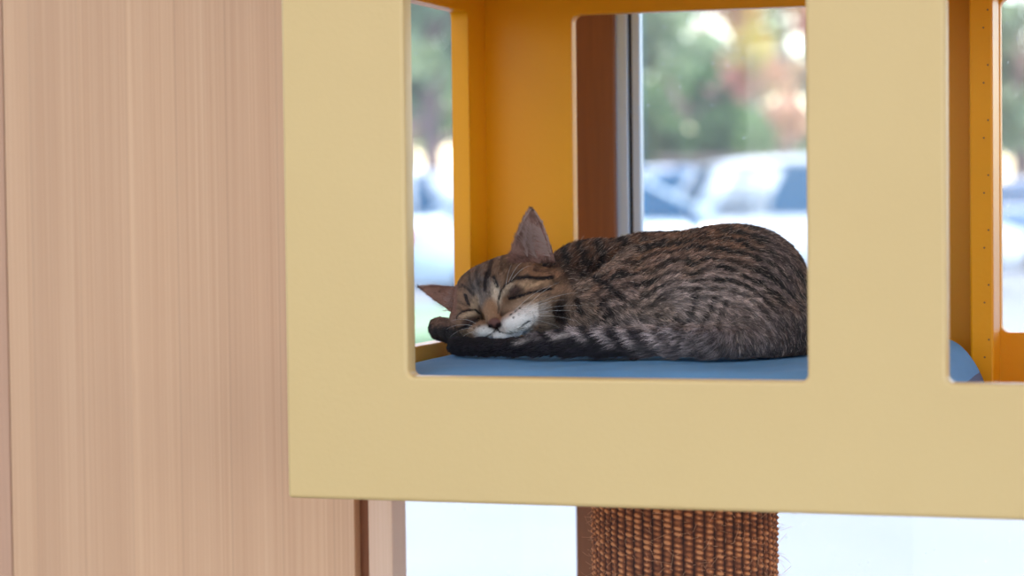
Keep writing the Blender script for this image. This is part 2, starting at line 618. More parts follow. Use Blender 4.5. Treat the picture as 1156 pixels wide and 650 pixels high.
# ------------------------------------------------------------------ outside
M_PAVE = mottled('pale_concrete', (0.19, 0.205, 0.235), (0.25, 0.265, 0.29), 0.5, rough=0.85, detail=6)
M_GRASS = mottled('lawn_green', srgb(104, 134, 96), srgb(140, 166, 126), 6, rough=0.9)
M_CARGLASS = plain('sky_tinted_car_glass', (0.02, 0.13, 0.28), 0.05, spec=0.9)  # blue sky reflection put into the base colour
M_TYRE = plain('tyre_rubber', (0.02, 0.02, 0.022), 0.8)
M_RIM = plain('wheel_rim', (0.55, 0.56, 0.6), 0.3, metal=0.8)
M_LAMPG = plain('headlight_lens', (0.75, 0.8, 0.85), 0.1, spec=0.8)
M_TAIL = plain('tail_light_lens', (0.45, 0.02, 0.02), 0.15)
M_TRIM = plain('black_car_trim', (0.03, 0.03, 0.035), 0.5)

ground = box('car_park_ground', (-60, YG + 0.02, -0.12), (60, 90, -0.02), M_PAVE); tag(ground, 'sunlit pale concrete car park', kind='structure')  # outdoor paving of the car park


def car(name, loc, rz, paint, label, suv=True, quarter=True):
    """car pointing along +x, built from lofted sections; about 4.5 m long"""
    root = empty(name, loc, rz)
    tag(root, label, 'car', 'parked cars beyond the window')
    H = 1.66 if suv else 1.46
    Lh = 2.25
    # side profile: x, bottom z, belt z, half width
    prof = [(-2.25, 0.42, 0.86, 0.70), (-2.15, 0.30, 0.98, 0.82), (-1.6, 0.26, 1.02, 0.90), (-0.8, 0.24, 1.02, 0.92), (0.2, 0.24, 1.00, 0.92),
            (0.95, 0.24, 0.98, 0.91), (1.5, 0.25, 0.92, 0.89), (1.95, 0.27, 0.83, 0.84), (2.18, 0.32, 0.72, 0.74), (2.27, 0.42, 0.62, 0.62)]
    bm = bmesh.new()
    rings = []
    for x, zb, zt, hw in prof:
        sec = [(-hw * 0.86, zb), (-hw, zb + 0.16), (-hw * 1.01, (zb + zt) / 2), (-hw * 0.97, zt - 0.07), (-hw * 0.84, zt), (0, zt + 0.035),
               (hw * 0.84, zt), (hw * 0.97, zt - 0.07), (hw * 1.01, (zb + zt) / 2), (hw, zb + 0.16), (hw * 0.86, zb)]
        rings.append([bm.verts.new((x, y, z)) for y, z in sec])
    for a, b in zip(rings, rings[1:]):
        n = len(a)
        for k in range(n):
            bm.faces.new((a[k], a[(k + 1) % n], b[(k + 1) % n], b[k]))
    bm.faces.new(rings[0]); bm.faces.new(rings[-1])
    # roof skin and pillars
    cab = [(-1.95 if suv else -1.75, 1.00), (-1.62 if suv else -1.2, H - 0.10), (-0.9, H - 0.01), (-0.1, H), (0.42, H - 0.05), (1.22, 0.99)]
    def roofv(x, z, y):
        return bm.verts.new((x, y, z))
    hwz = lambda z: 0.84 - 0.20 * (z - 1.0) / (H - 1.0)
    tops = [(x, z) for x, z in cab[1:5]]
    r1 = [[roofv(x, z, -hwz(z)), roofv(x, z + 0.05, -hwz(z) * 0.75), roofv(x, z + 0.07, 0), roofv(x, z + 0.05, hwz(z) * 0.75), roofv(x, z, hwz(z)), roofv(x, z - 0.05, hwz(z) * 0.9), roofv(x, z - 0.05, -hwz(z) * 0.9)] for x, z in tops]
    for a, b in zip(r1, r1[1:]):
        for k in range(7):
            bm.faces.new((a[k], a[(k + 1) % 7], b[(k + 1) % 7], b[k]))
    bm.faces.new(r1[0]); bm.faces.new(r1[-1])
    def pillar(p, q, w=0.05):
        for s in (-1, 1):
            vs = []
            for (x, z), hw in ((p, hwz(p[1])), (q, hwz(q[1]))):
                for dx in (-w, w):
                    for dy in (0.012, -0.05):
                        vs.append(bm.verts.new((x + dx, s * (hw + dy), z)))
            for f in ((0, 1, 3, 2), (4, 5, 7, 6), (0, 1, 5, 4), (2, 3, 7, 6), (0, 2, 6, 4), (1, 3, 7, 5)):
                bm.faces.new([vs[i] for i in f])
    pillar((cab[0][0] + 0.12, 1.0), (cab[1][0] + 0.12, cab[1][1]), 0.22); pillar(cab[4], cab[5], 0.05); pillar((-0.15, 0.98), (-0.2, H - 0.02), 0.045)
    pillar((-1.15, 0.98), (-1.1, H - 0.02), 0.05)
    bmesh.ops.recalc_face_normals(bm, faces=bm.faces)
    if not quarter:
        for dx in (0.30, 0.48, 0.62):
            pillar((cab[0][0] + dx, 1.0), (cab[1][0] + dx, cab[1][1]), 0.14)
        bmesh.ops.recalc_face_normals(bm, faces=bm.faces)
    bm_obj('body', bm, paint, root, True)
    # glass house
    def quad(nm, pts, mat):
        b = bmesh.new(); fs = b.faces.new([b.verts.new(p) for p in pts])
        r = bmesh.ops.solidify(b, geom=[fs], thickness=0.015)
        bm_obj(nm, b, mat, root)
    zt = H - 0.06
    quad('windscreen', [(0.44, -0.60, zt), (0.44, 0.60, zt), (1.20, 0.78, 1.0), (1.20, -0.78, 1.0)], M_CARGLASS)
    xr0, xr1 = cab[0][0], cab[1][0]
    quad('rear_window', [(xr1 - 0.01, -0.60, zt), (xr1 - 0.01, 0.60, zt), (xr0, 0.76, 1.0), (xr0, -0.76, 1.0)], M_CARGLASS)
    for s in (-1, 1):
        for xa_, xb_, xc_, xd_ in ((-0.10, 1.08, 0.36, -0.15), (-1.08, -0.20, -0.25, -1.05), (xr0 + 0.15, -1.20, -1.15, xr1 + 0.08))[:3 if quarter else 2]:
            quad('side_window', [(xa_, s * 0.85, 1.0), (xb_, s * 0.85, 1.0), (xc_, s * hwz(zt), zt), (xd_, s * hwz(zt), zt)], M_CARGLASS)
        b = bmesh.new()
        box_bm(b, (0.95, s * 0.93 - 0.08, 1.0), (1.12, s * 0.93 + 0.08, 1.12), 0.03)
        bm_obj('mirror', b, paint, root)
        b = bmesh.new(); box_bm(b, (1.98, s * 0.62 - 0.16, 0.62), (2.20, s * 0.62 + 0.16, 0.76), 0.04); bm_obj('headlight', b, M_LAMPG, root)
        b = bmesh.new(); box_bm(b, (-2.24, s * 0.68 - 0.12, 0.72), (-2.08, s * 0.68 + 0.12, 0.92), 0.03); bm_obj('tail_light', b, M_TAIL, root)
    b = bmesh.new(); box_bm(b, (2.16, -0.42, 0.42), (2.29, 0.42, 0.60), 0.03); bm_obj('grille', b, M_TRIM, root)
    for wx in (-1.38, 1.40):
        for s in (-1, 1):
            b = bmesh.new()
            bmesh.ops.create_cone(b, cap_ends=True, segments=32, radius1=0.34, radius2=0.34, depth=0.22,
                                  matrix=Matrix.Translation((wx, s * 0.83, 0.34)) @ Matrix.Rotation(math.pi / 2, 4, 'X'))
            w = bm_obj('wheel', b, M_TYRE, root, False)
            b = bmesh.new()
            bmesh.ops.create_cone(b, cap_ends=True, segments=24, radius1=0.22, radius2=0.20, depth=0.24,
                                  matrix=Matrix.Translation((wx, s * 0.83, 0.34)) @ Matrix.Rotation(math.pi / 2, 4, 'X'))
            bm_obj('rim', b, M_RIM, w, False)
    return root


P_WHITE = plain('white_car_paint', (0.60, 0.64, 0.70), 0.18, coat=1.0)
P_SILVER = plain('silver_car_paint', (0.50, 0.60, 0.72), 0.2, metal=0.4, coat=1.0)
P_PALE = plain('pale_blue_car_paint', (0.55, 0.68, 0.80), 0.2, coat=1.0)
P_BLUE = plain('slate_blue_car_paint', (0.16, 0.26, 0.42), 0.2, coat=1.0)


def on_ground(px, dist):
    d = ray(px, 300); d.z = 0; d.normalize()
    p = Vector((CAM.x, CAM.y, 0)) + d * dist
    return p.x, p.y, -0.02


car('car', on_ground(946, 29), YAW + RAD(8), P_WHITE, 'white car parked behind the cat, its dark side window in view at the right', True, False)
car('car', on_ground(735, 36), YAW + RAD(180 + 35), P_BLUE, 'slate blue car parked left of and behind the white car')
car('car', on_ground(668, 26.0), YAW + RAD(12), P_PALE, 'pale blue car with its bonnet in view right of the window sash', False)
car('car', on_ground(378, 33), YAW + RAD(180), P_WHITE, 'white car seen through the left opening of the cat house')
car('car', on_ground(1190, 40), YAW + RAD(60), P_BLUE, 'dark blue car seen at the far right opening', False)

M_BWALL = mottled('tan_render', srgb(132, 112, 104), srgb(150, 130, 120), 2, rough=0.9)
bm = bmesh.new()
w0, w1 = on_ground(745, 38.2), on_ground(1010, 38.2)
d_w = Vector((w1[0] - w0[0], w1[1] - w0[1], 0))
box_bm(bm, (0, 0, 0), (d_w.length, 0.25, 1.84), 0.02)
box_bm(bm, (-0.04, -0.04, 1.84), (d_w.length + 0.04, 0.29, 1.92), 0.01)
gw = bm_obj('boundary_wall', bm, M_BWALL)
gw.location = w0; gw.rotation_euler = (0, 0, math.atan2(d_w.y, d_w.x))
tag(gw, 'low tan boundary wall between the parked cars and the trees', 'wall')

# grass strip and kerb at the left
g0 = on_ground(470, 19.5)
bm = bmesh.new()
box_bm(bm, (-1.5, -2.2, 0), (0.55, 2.2, 0.16), 0.05)
gp = bm_obj('grass_bed', bm, M_GRASS)
gp.location = (g0[0], g0[1] + 1.0, -0.02); gp.rotation_euler = (0, 0, YAW)
tag(gp, 'green planting strip seen above the sill of the left opening', 'grass bed')
rs2 = np.random.RandomState(5)

# trees
def leaf_mat(name, a, b):
    t = NT(name)
    at_ = t.n('ShaderNodeAttribute', attribute_name='leaf_tone')
    c = t.ramp(at_.outputs['Fac'], [(0.0, a), (1.0, b)])
    t.l(c, t.b.inputs['Base Color'])
    t.b.inputs['Roughness'].default_value = 0.28
    tr = t.n('ShaderNodeBsdfTranslucent')
    t.l(c, tr.inputs[0])
    mx = t.n('ShaderNodeMixShader'); mx.inputs[0].default_value = 0.4
    t.l(t.b.outputs[0], mx.inputs[1]); t.l(tr.outputs[0], mx.inputs[2])
    t.l(mx.outputs[0], t.out.inputs[0])
    return t.m


ML_GREEN = leaf_mat('green_leaves', srgb(84, 112, 84), srgb(196, 212, 168))
ML_DARK = leaf_mat('deep_green_leaves', srgb(62, 92, 62), srgb(126, 156, 96))
ML_YEL = leaf_mat('yellow_pink_leaves', srgb(216, 202, 90), srgb(222, 160, 150))
ML_LIME = leaf_mat('lime_leaves', srgb(128, 158, 96), srgb(212, 218, 140))
M_BARK = mottled('tree_bark', srgb(120, 96, 92), srgb(150, 122, 116), 5, rough=0.9, vec_scale=(4, 4, 1))


def tube(bm, pts, rads, n=10):
    prev = None
    for k, (p, r) in enumerate(zip(pts, rads)):
        p = Vector(p)
        d = (Vector(pts[min(k + 1, len(pts) - 1)]) - Vector(pts[max(k - 1, 0)])).normalized()
        a = d.orthogonal().normalized(); b = d.cross(a)
        ring = [bm.verts.new(p + (a * math.cos(2 * math.pi * i / n) + b * math.sin(2 * math.pi * i / n)) * r) for i in range(n)]
        if prev:
            for i in range(n):
                bm.faces.new((prev[i], prev[(i + 1) % n], ring[(i + 1) % n], ring[i]))
        prev = ring


def tree(px, dist, h, crown, trunk_r, mat, label, nl=5000, seed=0, low=0.35, leaf=0.13, clumps=22):
    r = np.random.RandomState(seed)
    loc = on_ground(px, dist)
    root = empty('tree', loc)
    tag(root, label, 'tree', 'trees beyond the car park')
    bm = bmesh.new()
    tube(bm, [(0, 0, 0), (0.06, 0.02, h * 0.2), (0.0, 0.05, h * 0.45), (0.1, 0, h * 0.8)], [trunk_r * 1.3, trunk_r, trunk_r * 0.8, trunk_r * 0.3])
    for k in range(7):
        a = k * 2.4 + r.rand(); z = h * (0.32 + 0.06 * k)
        l = crown * (0.5 + 0.3 * r.rand())
        tube(bm, [(0, 0, z), (math.cos(a) * l * 0.5, math.sin(a) * l * 0.5, z + l * 0.35), (math.cos(a) * l, math.sin(a) * l, z + l * 0.55)], [trunk_r * 0.45, trunk_r * 0.3, trunk_r * 0.08], 7)
    bm_obj('trunk', bm, M_BARK, root, True)
    cc = []
    for k in range(clumps):
        d = r.randn(3); d /= np.linalg.norm(d)
        q = r.rand() ** 0.4
        cc.append((d[0] * crown * q, d[1] * crown * q, h * (low + (1 - low) * 0.5) + d[2] * h * (1 - low) * 0.5 * q))
    cc = np.array(cc)
    tone = r.rand(clumps)
    ci = r.randint(0, clumps, nl)
    p = cc[ci] + r.randn(nl, 3) * crown * 0.11
    a = r.randn(nl, 3); a /= np.linalg.norm(a, axis=1, keepdims=True)
    b = np.cross(a, r.randn(nl, 3)); b /= np.linalg.norm(b, axis=1, keepdims=True)
    s = leaf * (0.6 + 0.8 * r.rand(nl))[:, None]
    V = np.stack([p - a * s, p + b * s * 0.5, p + a * s, p - b * s * 0.5], 1).reshape(-1, 3)
    me = D.meshes.new('foliage')
    me.from_pydata(V.tolist(), [], np.arange(nl * 4).reshape(-1, 4).tolist())
    at_ = me.attributes.new('leaf_tone', 'FLOAT', 'POINT')
    at_.data.foreach_set('value', np.repeat(np.clip(tone[ci] * 0.8 + r.rand(nl) * 0.35 - 0.05, 0, 1), 4).astype(np.float32))
    link('foliage', me, mat, root)
    return root


tree(770, 47, 4.4, 2.0, 0.16, ML_DARK, 'deep green tree behind the slate blue car', 9000, 1, 0.18, 0.16, 26)
tree(705, 55, 8.0, 2.4, 0.2, ML_GREEN, 'tall green tree standing behind the window post', 4500, 2, 0.3, 0.16)
tree(885, 40, 6.4, 1.6, 0.10, ML_YEL, 'yellow and pink leaved tree at the right of the main window view', 2300, 3, 0.36, 0.14)
tree(835, 64, 9.5, 2.6, 0.2, ML_GREEN, 'tall pale green tree between the deep green and the yellow tree', 3000, 4, 0.35, 0.17)
tree(487, 41, 6.5, 1.7, 0.19, ML_GREEN, 'tree with a brown trunk seen through the left opening', 2600, 5, 0.42, 0.15)
tree(455, 50, 8.0, 2.4, 0.2, ML_LIME, 'lime leaved tree behind the trunk in the left opening', 3800, 6, 0.2, 0.17)
tree(535, 68, 8.5, 2.6, 0.2, ML_DARK, 'dark green tree right of the brown trunk beyond the left opening', 6000, 7, 0.2, 0.17)
tree(1150, 46, 7.0, 2.2, 0.18, ML_GREEN, 'green tree seen at the far right opening', 5000, 8, 0.2, 0.16)
tree(1050, 57, 8.0, 2.6, 0.2, ML_LIME, 'lime leaved tree hidden in part by the centre mullion', 5000, 9, 0.2, 0.17)
tree(930, 76, 6.5, 2.6, 0.2, ML_DARK, 'dark green tree low behind the yellow leaved tree', 7000, 10, 0.1, 0.19)
# ------------------------------------------------------------------ the cat
PXM = 0.00095                               # metres per photo pixel at the cat
RT, UP, FW = (np.array(v) for v in (rt, up, fw))
CAMN = np.array(CAM)


def P3(px, py, Y):
    return np.array(at(px, py, Y))


def proj(p):
    """photo coordinates of world points (used to lay out the coat markings on the near side)"""
    d = p - CAMN
    z = d @ FW
    return 578 + F * (d @ RT) / z, 325 - F * (d @ UP) / z


H = 0.0014
glo = np.array([at(462, 340, 0.36).x, 0.17, cz - 0.012])
ghi = np.array([at(925, 340, 0.36).x + 0.03, 0.56, at(600, 226, 0.33).z])
gn = np.ceil((ghi - glo) / H).astype(int) + 1
vol = np.full(gn, 0.05, np.float32)
gx, gy, gz = (glo[i] + H * np.arange(gn[i]) for i in range(3))


def sub(lo, hi):
    a = np.clip(np.floor((np.array(lo) - glo) / H).astype(int), 0, gn - 1)
    b = np.clip(np.ceil((np.array(hi) - glo) / H).astype(int) + 1, 1, gn)
    sl = tuple(slice(a[i], b[i]) for i in range(3))
    X, Y, Z = np.meshgrid(gx[sl[0]], gy[sl[1]], gz[sl[2]], indexing='ij')
    return sl, np.stack([X, Y, Z], -1)


def merge(sl, d, k):
    v = vol[sl]
    h = np.clip(0.5 + 0.5 * (d - v) / k, 0, 1)
    vol[sl] = (d * (1 - h) + v * h - k * h * (1 - h)).astype(np.float32)


def ell(px, py, Y, ax, az, ay, k=0.012, tilt=0.0):
    """ellipsoid: semi-axes in photo pixels across and up, metres in depth"""
    c = P3(px, py, Y)
    r = np.array([ax * PXM, az * PXM, ay])
    R_ = max(r) + k * 1.6 + 0.004
    sl, G = sub(c - R_, c + R_)
    q = G - c
    a = RAD(tilt)
    A = RT * math.cos(a) + UP * math.sin(a)
    B = -RT * math.sin(a) + UP * math.cos(a)
    L = np.stack([q @ A, q @ B, q @ FW], -1)
    k0 = np.linalg.norm(L / r, axis=-1)
    k1 = np.linalg.norm(L / (r * r), axis=-1) + 1e-9
    merge(sl, k0 * (k0 - 1) / k1, k)


def chain(pts, k=0.008, carve=False):
    """round-cone chain through (px, py, Y, r px)"""
    C = [P3(p[0], p[1], p[2]) for p in pts]
    Rr = [p[3] * PXM for p in pts]
    for a, b, ra, rb in zip(C, C[1:], Rr, Rr[1:]):
        m = max(ra, rb) + k * 1.6 + 0.004
        sl, G = sub(np.minimum(a, b) - m, np.maximum(a, b) + m)
        ab = b - a
        t = np.clip(((G - a) @ ab) / (ab @ ab), 0, 1)
        d = np.linalg.norm(G - a - t[..., None] * ab, axis=-1) - (ra + (rb - ra) * t)
        if carve:
            v = vol[sl]
            h = np.clip(0.5 - 0.5 * (v + d) / k, 0, 1)
            vol[sl] = (v * (1 - h) - d * h + k * h * (1 - h)).astype(np.float32)
        else:
            merge(sl, d, k)


def ear(bpx, bpy, bY, tpx, tpy, tY, hw, powr, facing, cup, th=1.5, k=0.005, bendv=0.0):
    B, T_ = P3(bpx, bpy, bY), P3(tpx, tpy, tY)
    ax = B - T_
    Lx = np.linalg.norm(ax); U = ax / Lx
    n = np.array(facing, float); n -= U * (n @ U); n /= np.linalg.norm(n)
    V = np.cross(n, U)
    m = hw * PXM + 0.012
    sl, G = sub(np.minimum(B, T_) - m, np.maximum(B, T_) + m)
    q = G - T_
    u, v, w_ = q @ U, q @ V, q @ n
    uu = np.clip(u / Lx, 0.0, 1.25)
    wid = hw * PXM * np.maximum(uu, 0.0) ** powr
    x = np.clip(np.abs(v) / (wid + 0.0012), 0, 1.3)
    sheet = w_ + cup * PXM * (1 - x ** 2) * np.minimum(uu * 1.4, 1) 
    thk = th * PXM * (0.8 + 1.6 * uu)
    dv = (np.abs(v) - wid) * 0.85
    dw = np.abs(sheet) - thk
    du = np.maximum(-u, u - Lx * 1.12)
    d = np.maximum(np.maximum(dv, dw), du)
    r = 0.0012
    d = np.sqrt(np.maximum(dv + r, 0) ** 2 + np.maximum(dw + r, 0) ** 2 + np.maximum(du + r, 0) ** 2) + np.minimum(np.maximum(np.maximum(dv, dw), du) + r, 0) - r
    merge(sl, d, k)


# trunk: shoulder and back behind the head, flank, haunch
ell(672, 330, 0.430, 72, 64, 0.075, 0.02)
ell(640, 345, 0.400, 50, 46, 0.070, 0.02)
ell(740, 330, 0.400, 95, 71, 0.105, 0.02)
ell(818, 330, 0.385, 98, 78, 0.115, 0.02)
ell(846, 318, 0.375, 58, 56, 0.095, 0.02, -25)
ell(770, 345, 0.345, 85, 55, 0.085, 0.02)
ell(898, 366, 0.420, 26, 40, 0.070, 0.012)
# near edge: thigh, folded foreleg and chest that the head rests against
ell(850, 362, 0.318, 62, 42, 0.062, 0.016)
ell(705, 350, 0.325, 52, 40, 0.060, 0.016, 25)
ell(663, 352, 0.315, 36, 34, 0.050, 0.012)
ell(680, 335, 0.335, 34, 15, 0.035, 0.010, 38)
chain([(638, 330, 0.318, 3), (660, 312, 0.325, 4), (684, 294, 0.330, 4), (708, 275, 0.345, 3), (726, 262, 0.37, 2)], 0.008, True)
# neck
ell(636, 340, 0.350, 34, 38, 0.050, 0.016)
# tail wrapped along the front
chain([(900, 384, 0.330, 18), (872, 382, 0.285, 19), (835, 382, 0.252, 19), (800, 383.5, 0.236, 17.5), (760, 384.5, 0.228, 16), (720, 385.5, 0.224, 15), (680, 386, 0.222, 14.6),
       (640, 386.5, 0.222, 14), (605, 389, 0.224, 12), (580, 392, 0.228, 9.5), (545, 392, 0.236, 9.5), (516, 390.5, 0.250, 10)], 0.006)
# forepaw under the chin, its toes on the edge of the side opening
chain([(560, 384, 0.300, 13), (530, 381, 0.320, 14), (510, 374, 0.345, 13), (499, 370.5, 0.372, 12.5)], 0.008)
ell(495, 370, 0.372, 12.0, 12.5, 0.014, 0.004)
ell(499, 377, 0.362, 13, 8, 0.012, 0.004)
# head
ell(575, 330, 0.335, 49, 44, 0.047, 0.014, 12)
ell(546, 337, 0.335, 36, 38, 0.042, 0.012)
ell(606, 338, 0.335, 34, 35, 0.046, 0.012)
ell(528, 360, 0.318, 21, 21, 0.030, 0.009)
ell(600, 357, 0.318, 32, 23, 0.035, 0.010)
ell(580, 318, 0.312, 28, 17, 0.024, 0.009, 30)
chain([(550, 322, 0.303, 15), (553, 342, 0.288, 11.5), (556, 358, 0.271, 8.5)], 0.007)
ell(583, 363, 0.275, 22, 13, 0.020, 0.005, 18)
ell(545, 372, 0.281, 18, 11.5, 0.018, 0.005, -12)
ell(573, 377, 0.277, 17, 8, 0.014, 0.004, 12)
ell(558, 363.5, 0.264, 7.0, 6.0, 0.0065, 0.003)
ell(580, 330, 0.296, 13, 10, 0.012, 0.006, 38)
ell(529, 360, 0.296, 12, 9, 0.011, 0.006, 28)
# lid creases, mouth line, nostril groove
chain([(572, 337, 0.283, 1.2), (580, 335.5, 0.281, 1.5), (590, 331, 0.285, 1.2)], 0.0016, True)
chain([(519, 370, 0.284, 1.2), (526, 368.5, 0.281, 1.5), (538, 361.5, 0.284, 1.2)], 0.0016, True)
chain([(560, 369, 0.258, 1.4), (564, 374, 0.262, 1.6), (572, 375, 0.259, 1.6), (585, 370, 0.259, 1.5), (598, 363, 0.268, 1.2)], 0.002, True)
chain([(560, 371, 0.258, 1.2), (556, 376, 0.264, 1.3), (548, 380, 0.266, 1.2)], 0.002, True)
# ears
ear(600, 290, 0.345, 600, 234.5, 0.350, 27, 0.66, -FW + RT * -0.12 + UP * 0.05, 7)
ear(520, 341, 0.345, 471.5, 323, 0.365, 18, 0.72, -FW + RT * -0.25 + UP * -0.25, 5)
# nothing sinks into the cushion
zf = np.maximum(0, 0)
flat = (cz + 0.0138) - gz
vol = np.maximum(vol, flat[None, None, :].astype(np.float32))


def surface_nets(v, lo, h):
    s = v < 0
    c = [s[i:s.shape[0] - 1 + i, j:s.shape[1] - 1 + j, k:s.shape[2] - 1 + k] for i in (0, 1) for j in (0, 1) for k in (0, 1)]
    cnt = sum(x.astype(np.int8) for x in c)
    act = (cnt > 0) & (cnt < 8)
    I, J, K = np.nonzero(act)
    idx = np.full(act.shape, -1, np.int64)
    idx[I, J, K] = np.arange(len(I))
    acc = np.zeros((len(I), 3)); n = np.zeros(len(I))
    corner = [(i, j, k) for i in (0, 1) for j in (0, 1) for k in (0, 1)]
    for a in corner:
        for ax in range(3):
            if a[ax] == 1: continue
            b = list(a); b[ax] = 1
            va = v[I + a[0], J + a[1], K + a[2]]; vb = v[I + b[0], J + b[1], K + b[2]]
            m = (va < 0) != (vb < 0)
            t = np.where(m, va / np.where(m, va - vb, 1), 0)
            pos = np.array(a, float)[None] + 0 * acc
            pos[:, ax] += t
            acc += pos * m[:, None]; n += m
    V = lo + h * (np.stack([I, J, K], 1) + acc / n[:, None])
    faces = []
    for ax in range(3):
        sa = [slice(None)] * 3; sb = [slice(None)] * 3
        sa[ax] = slice(0, -1); sb[ax] = slice(1, None)
        A, B = s[tuple(sa)], s[tuple(sb)]
        e = np.nonzero(A != B)
        o1, o2 = [(1, 2), (2, 0), (0, 1)][ax]
        e = [x.copy() for x in e]
        ok = (e[o1] > 0) & (e[o2] > 0) & (e[o1] < v.shape[o1] - 1) & (e[o2] < v.shape[o2] - 1)
        e = [x[ok] for x in e]
        def at_(d1, d2):
            q = [x.copy() for x in e]; q[o1] -= d1; q[o2] -= d2
            return idx[q[0], q[1], q[2]]
        Q = np.stack([at_(1, 1), at_(0, 1), at_(0, 0), at_(1, 0)], 1)
        fl = ~A[e[0], e[1], e[2]]
        Q[fl] = Q[fl][:, ::-1]
        faces.append(Q)
    return V, np.concatenate(faces)


V, Q = surface_nets(vol, glo, H)
print('CAT verts', len(V))


def vnormals(V, Q):
    n = np.cross(V[Q[:, 2]] - V[Q[:, 0]], V[Q[:, 3]] - V[Q[:, 1]])
    N = np.zeros_like(V)
    for k in range(4):
        np.add.at(N, Q[:, k], n)
    return N / (np.linalg.norm(N, axis=1, keepdims=True) + 1e-12)


# light smoothing of grid steps
for _ in range(2):
    acc = np.zeros_like(V); n = np.zeros(len(V))
    for a, b in ((0, 1), (1, 2), (2, 3), (3, 0)):
        np.add.at(acc, Q[:, a], V[Q[:, b]]); np.add.at(n, Q[:, a], 1)
        np.add.at(acc, Q[:, b], V[Q[:, a]]); np.add.at(n, Q[:, b], 1)
    V = V * 0.5 + 0.5 * acc / n[:, None]
N = vnormals(V, Q)


# ---- smooth value noise in 3-D, vectorised
def vnoise(p, seed=0):
    i = np.floor(p).astype(np.int64); f = p - i; f = f * f * (3 - 2 * f)
    def hsh(a, b, c):
        h = (a * 374761393 + b * 668265263 + c * 2147483647 + seed * 1274126177) & 0xffffffff
        h = ((h ^ (h >> 13)) * 1274126177) & 0xffffffff
        return ((h ^ (h >> 16)) & 0xffff) / 65535.0
    r = 0
    for a in (0, 1):
        for b in (0, 1):
            for c in (0, 1):
                w_ = (f[:, 0] if a else 1 - f[:, 0]) * (f[:, 1] if b else 1 - f[:, 1]) * (f[:, 2] if c else 1 - f[:, 2])
                r = r + w_ * hsh(i[:, 0] + a, i[:, 1] + b, i[:, 2] + c)
    return r


def seg_dist(x, y, pts):
    d = np.full(len(x), 1e9)
    for (ax, ay), (bx, by) in zip(pts, pts[1:]):
        vx, vy = bx - ax, by - ay
        t = np.clip(((x - ax) * vx + (y - ay) * vy) / (vx * vx + vy * vy + 1e-9), 0, 1)
        d = np.minimum(d, np.hypot(x - ax - t * vx, y - ay - t * vy))
    return d


def lin(c):
    return np.array(srgb(*c))


def sstep(a, b, x):
    t = np.clip((x - a) / (b - a), 0, 1)
    return t * t * (3 - 2 * t)


def blob(x, y, cx, cy, ax, ay, tilt=0, soft=0.35):
    a = RAD(tilt)
    u = (x - cx) * math.cos(a) - (y - cy) * math.sin(a)
    v = (x - cx) * math.sin(a) + (y - cy) * math.cos(a)
    return 1 - sstep(1 - soft, 1 + soft, np.sqrt((u / ax) ** 2 + (v / ay) ** 2))


DK, BR, TN, LT, WH = lin((26, 17, 21)), lin((128, 94, 72)), lin((176, 138, 110)), lin((196, 172, 156)), lin((240, 234, 232))
STRIPES = [  # polyline, half width, strength
    ([(585, 313.5), (596, 313), (609, 314.5), (623, 313)], 2.4, 1.0),
    ([(624, 315), (627, 320), (624, 326)], 1.3, 0.5),
    ([(575, 336.5), (582, 336), (596, 331), (611, 328), (622, 326)], 1.8, 1.0),
    ([(584, 314), (578, 317), (570, 322.5), (565, 329), (563, 338)], 1.3, 0.95),
    ([(515, 359), (519, 353.5), (527, 350.3), (536.5, 349.5), (541.5, 354)], 1.3, 0.95),
    ([(518, 371), (525, 369), (533, 365), (540, 360.5)], 1.8, 0.95),
    ([(549, 309), (547.5, 318), (547.5, 328)], 2.2, 0.95),
    ([(554, 295), (552.5, 303), (551, 312)], 2.6, 0.85),
    ([(557, 313), (559, 318), (561.5, 323)], 2.2, 0.95),
    ([(525, 333), (527, 338), (529.5, 344)], 2.0, 0.95),
    ([(522, 322), (529, 327), (535, 333)], 1.7, 0.8),
    ([(539, 300), (537, 310), (540, 322)], 1.8, 0.6),
    ([(530, 309), (530, 316), (535, 326)], 1.6, 0.55),
    ([(566, 290), (565, 300), (568, 308)], 1.6, 0.5),
    ([(600, 305), (612, 306), (622, 309)], 1.4, 0.45),
    ([(541, 346), (543, 354), (545, 361)], 1.2, 0.6),
    ([(562, 340), (563, 347), (562, 353)], 1.3, 0.6),
    ([(560, 370), (564, 374.5), (571, 375), (585, 370), (598, 362)], 1.0, 0.9),
    ([(560, 371), (556, 376), (549, 380)], 0.9, 0.8),
    ([(590, 342), (603, 337), (618, 334)], 1.0, 0.4),
    ([(576, 355.5), (577, 354.5)], 1.2, 0.85), ([(581, 351.5), (582, 350.5)], 1.2, 0.85), ([(586, 348.5), (587, 347.8)], 1.1, 0.8),
    ([(579, 358.5), (580, 357.8)], 1.0, 0.7), ([(585, 355), (586, 354)], 1.0, 0.6),
    ([(540, 368), (541, 367.4)], 1.0, 0.7), ([(535, 370), (536, 369.5)], 0.9, 0.6), ([(545, 371), (546, 370.4)], 0.9, 0.5),
]


def mix(c, d, w_):
    return c + (d - c) * w_[:, None]


def head_mask(x, y, p):
    # head, in front of the neck
    m = blob(x, y, 572, 335, 72, 58, 0, 0.10)
    earr = ((y < 300) & (x > 574) & (x < 626)).astype(float)
    earl = ((x < 524) & (y < 358)).astype(float)
    m = m * (1 - ((y > 368) & (p[:, 1] < 0.247)))
    return np.maximum(m, np.maximum(earr, earl)) * (p[:, 1] < 0.372)


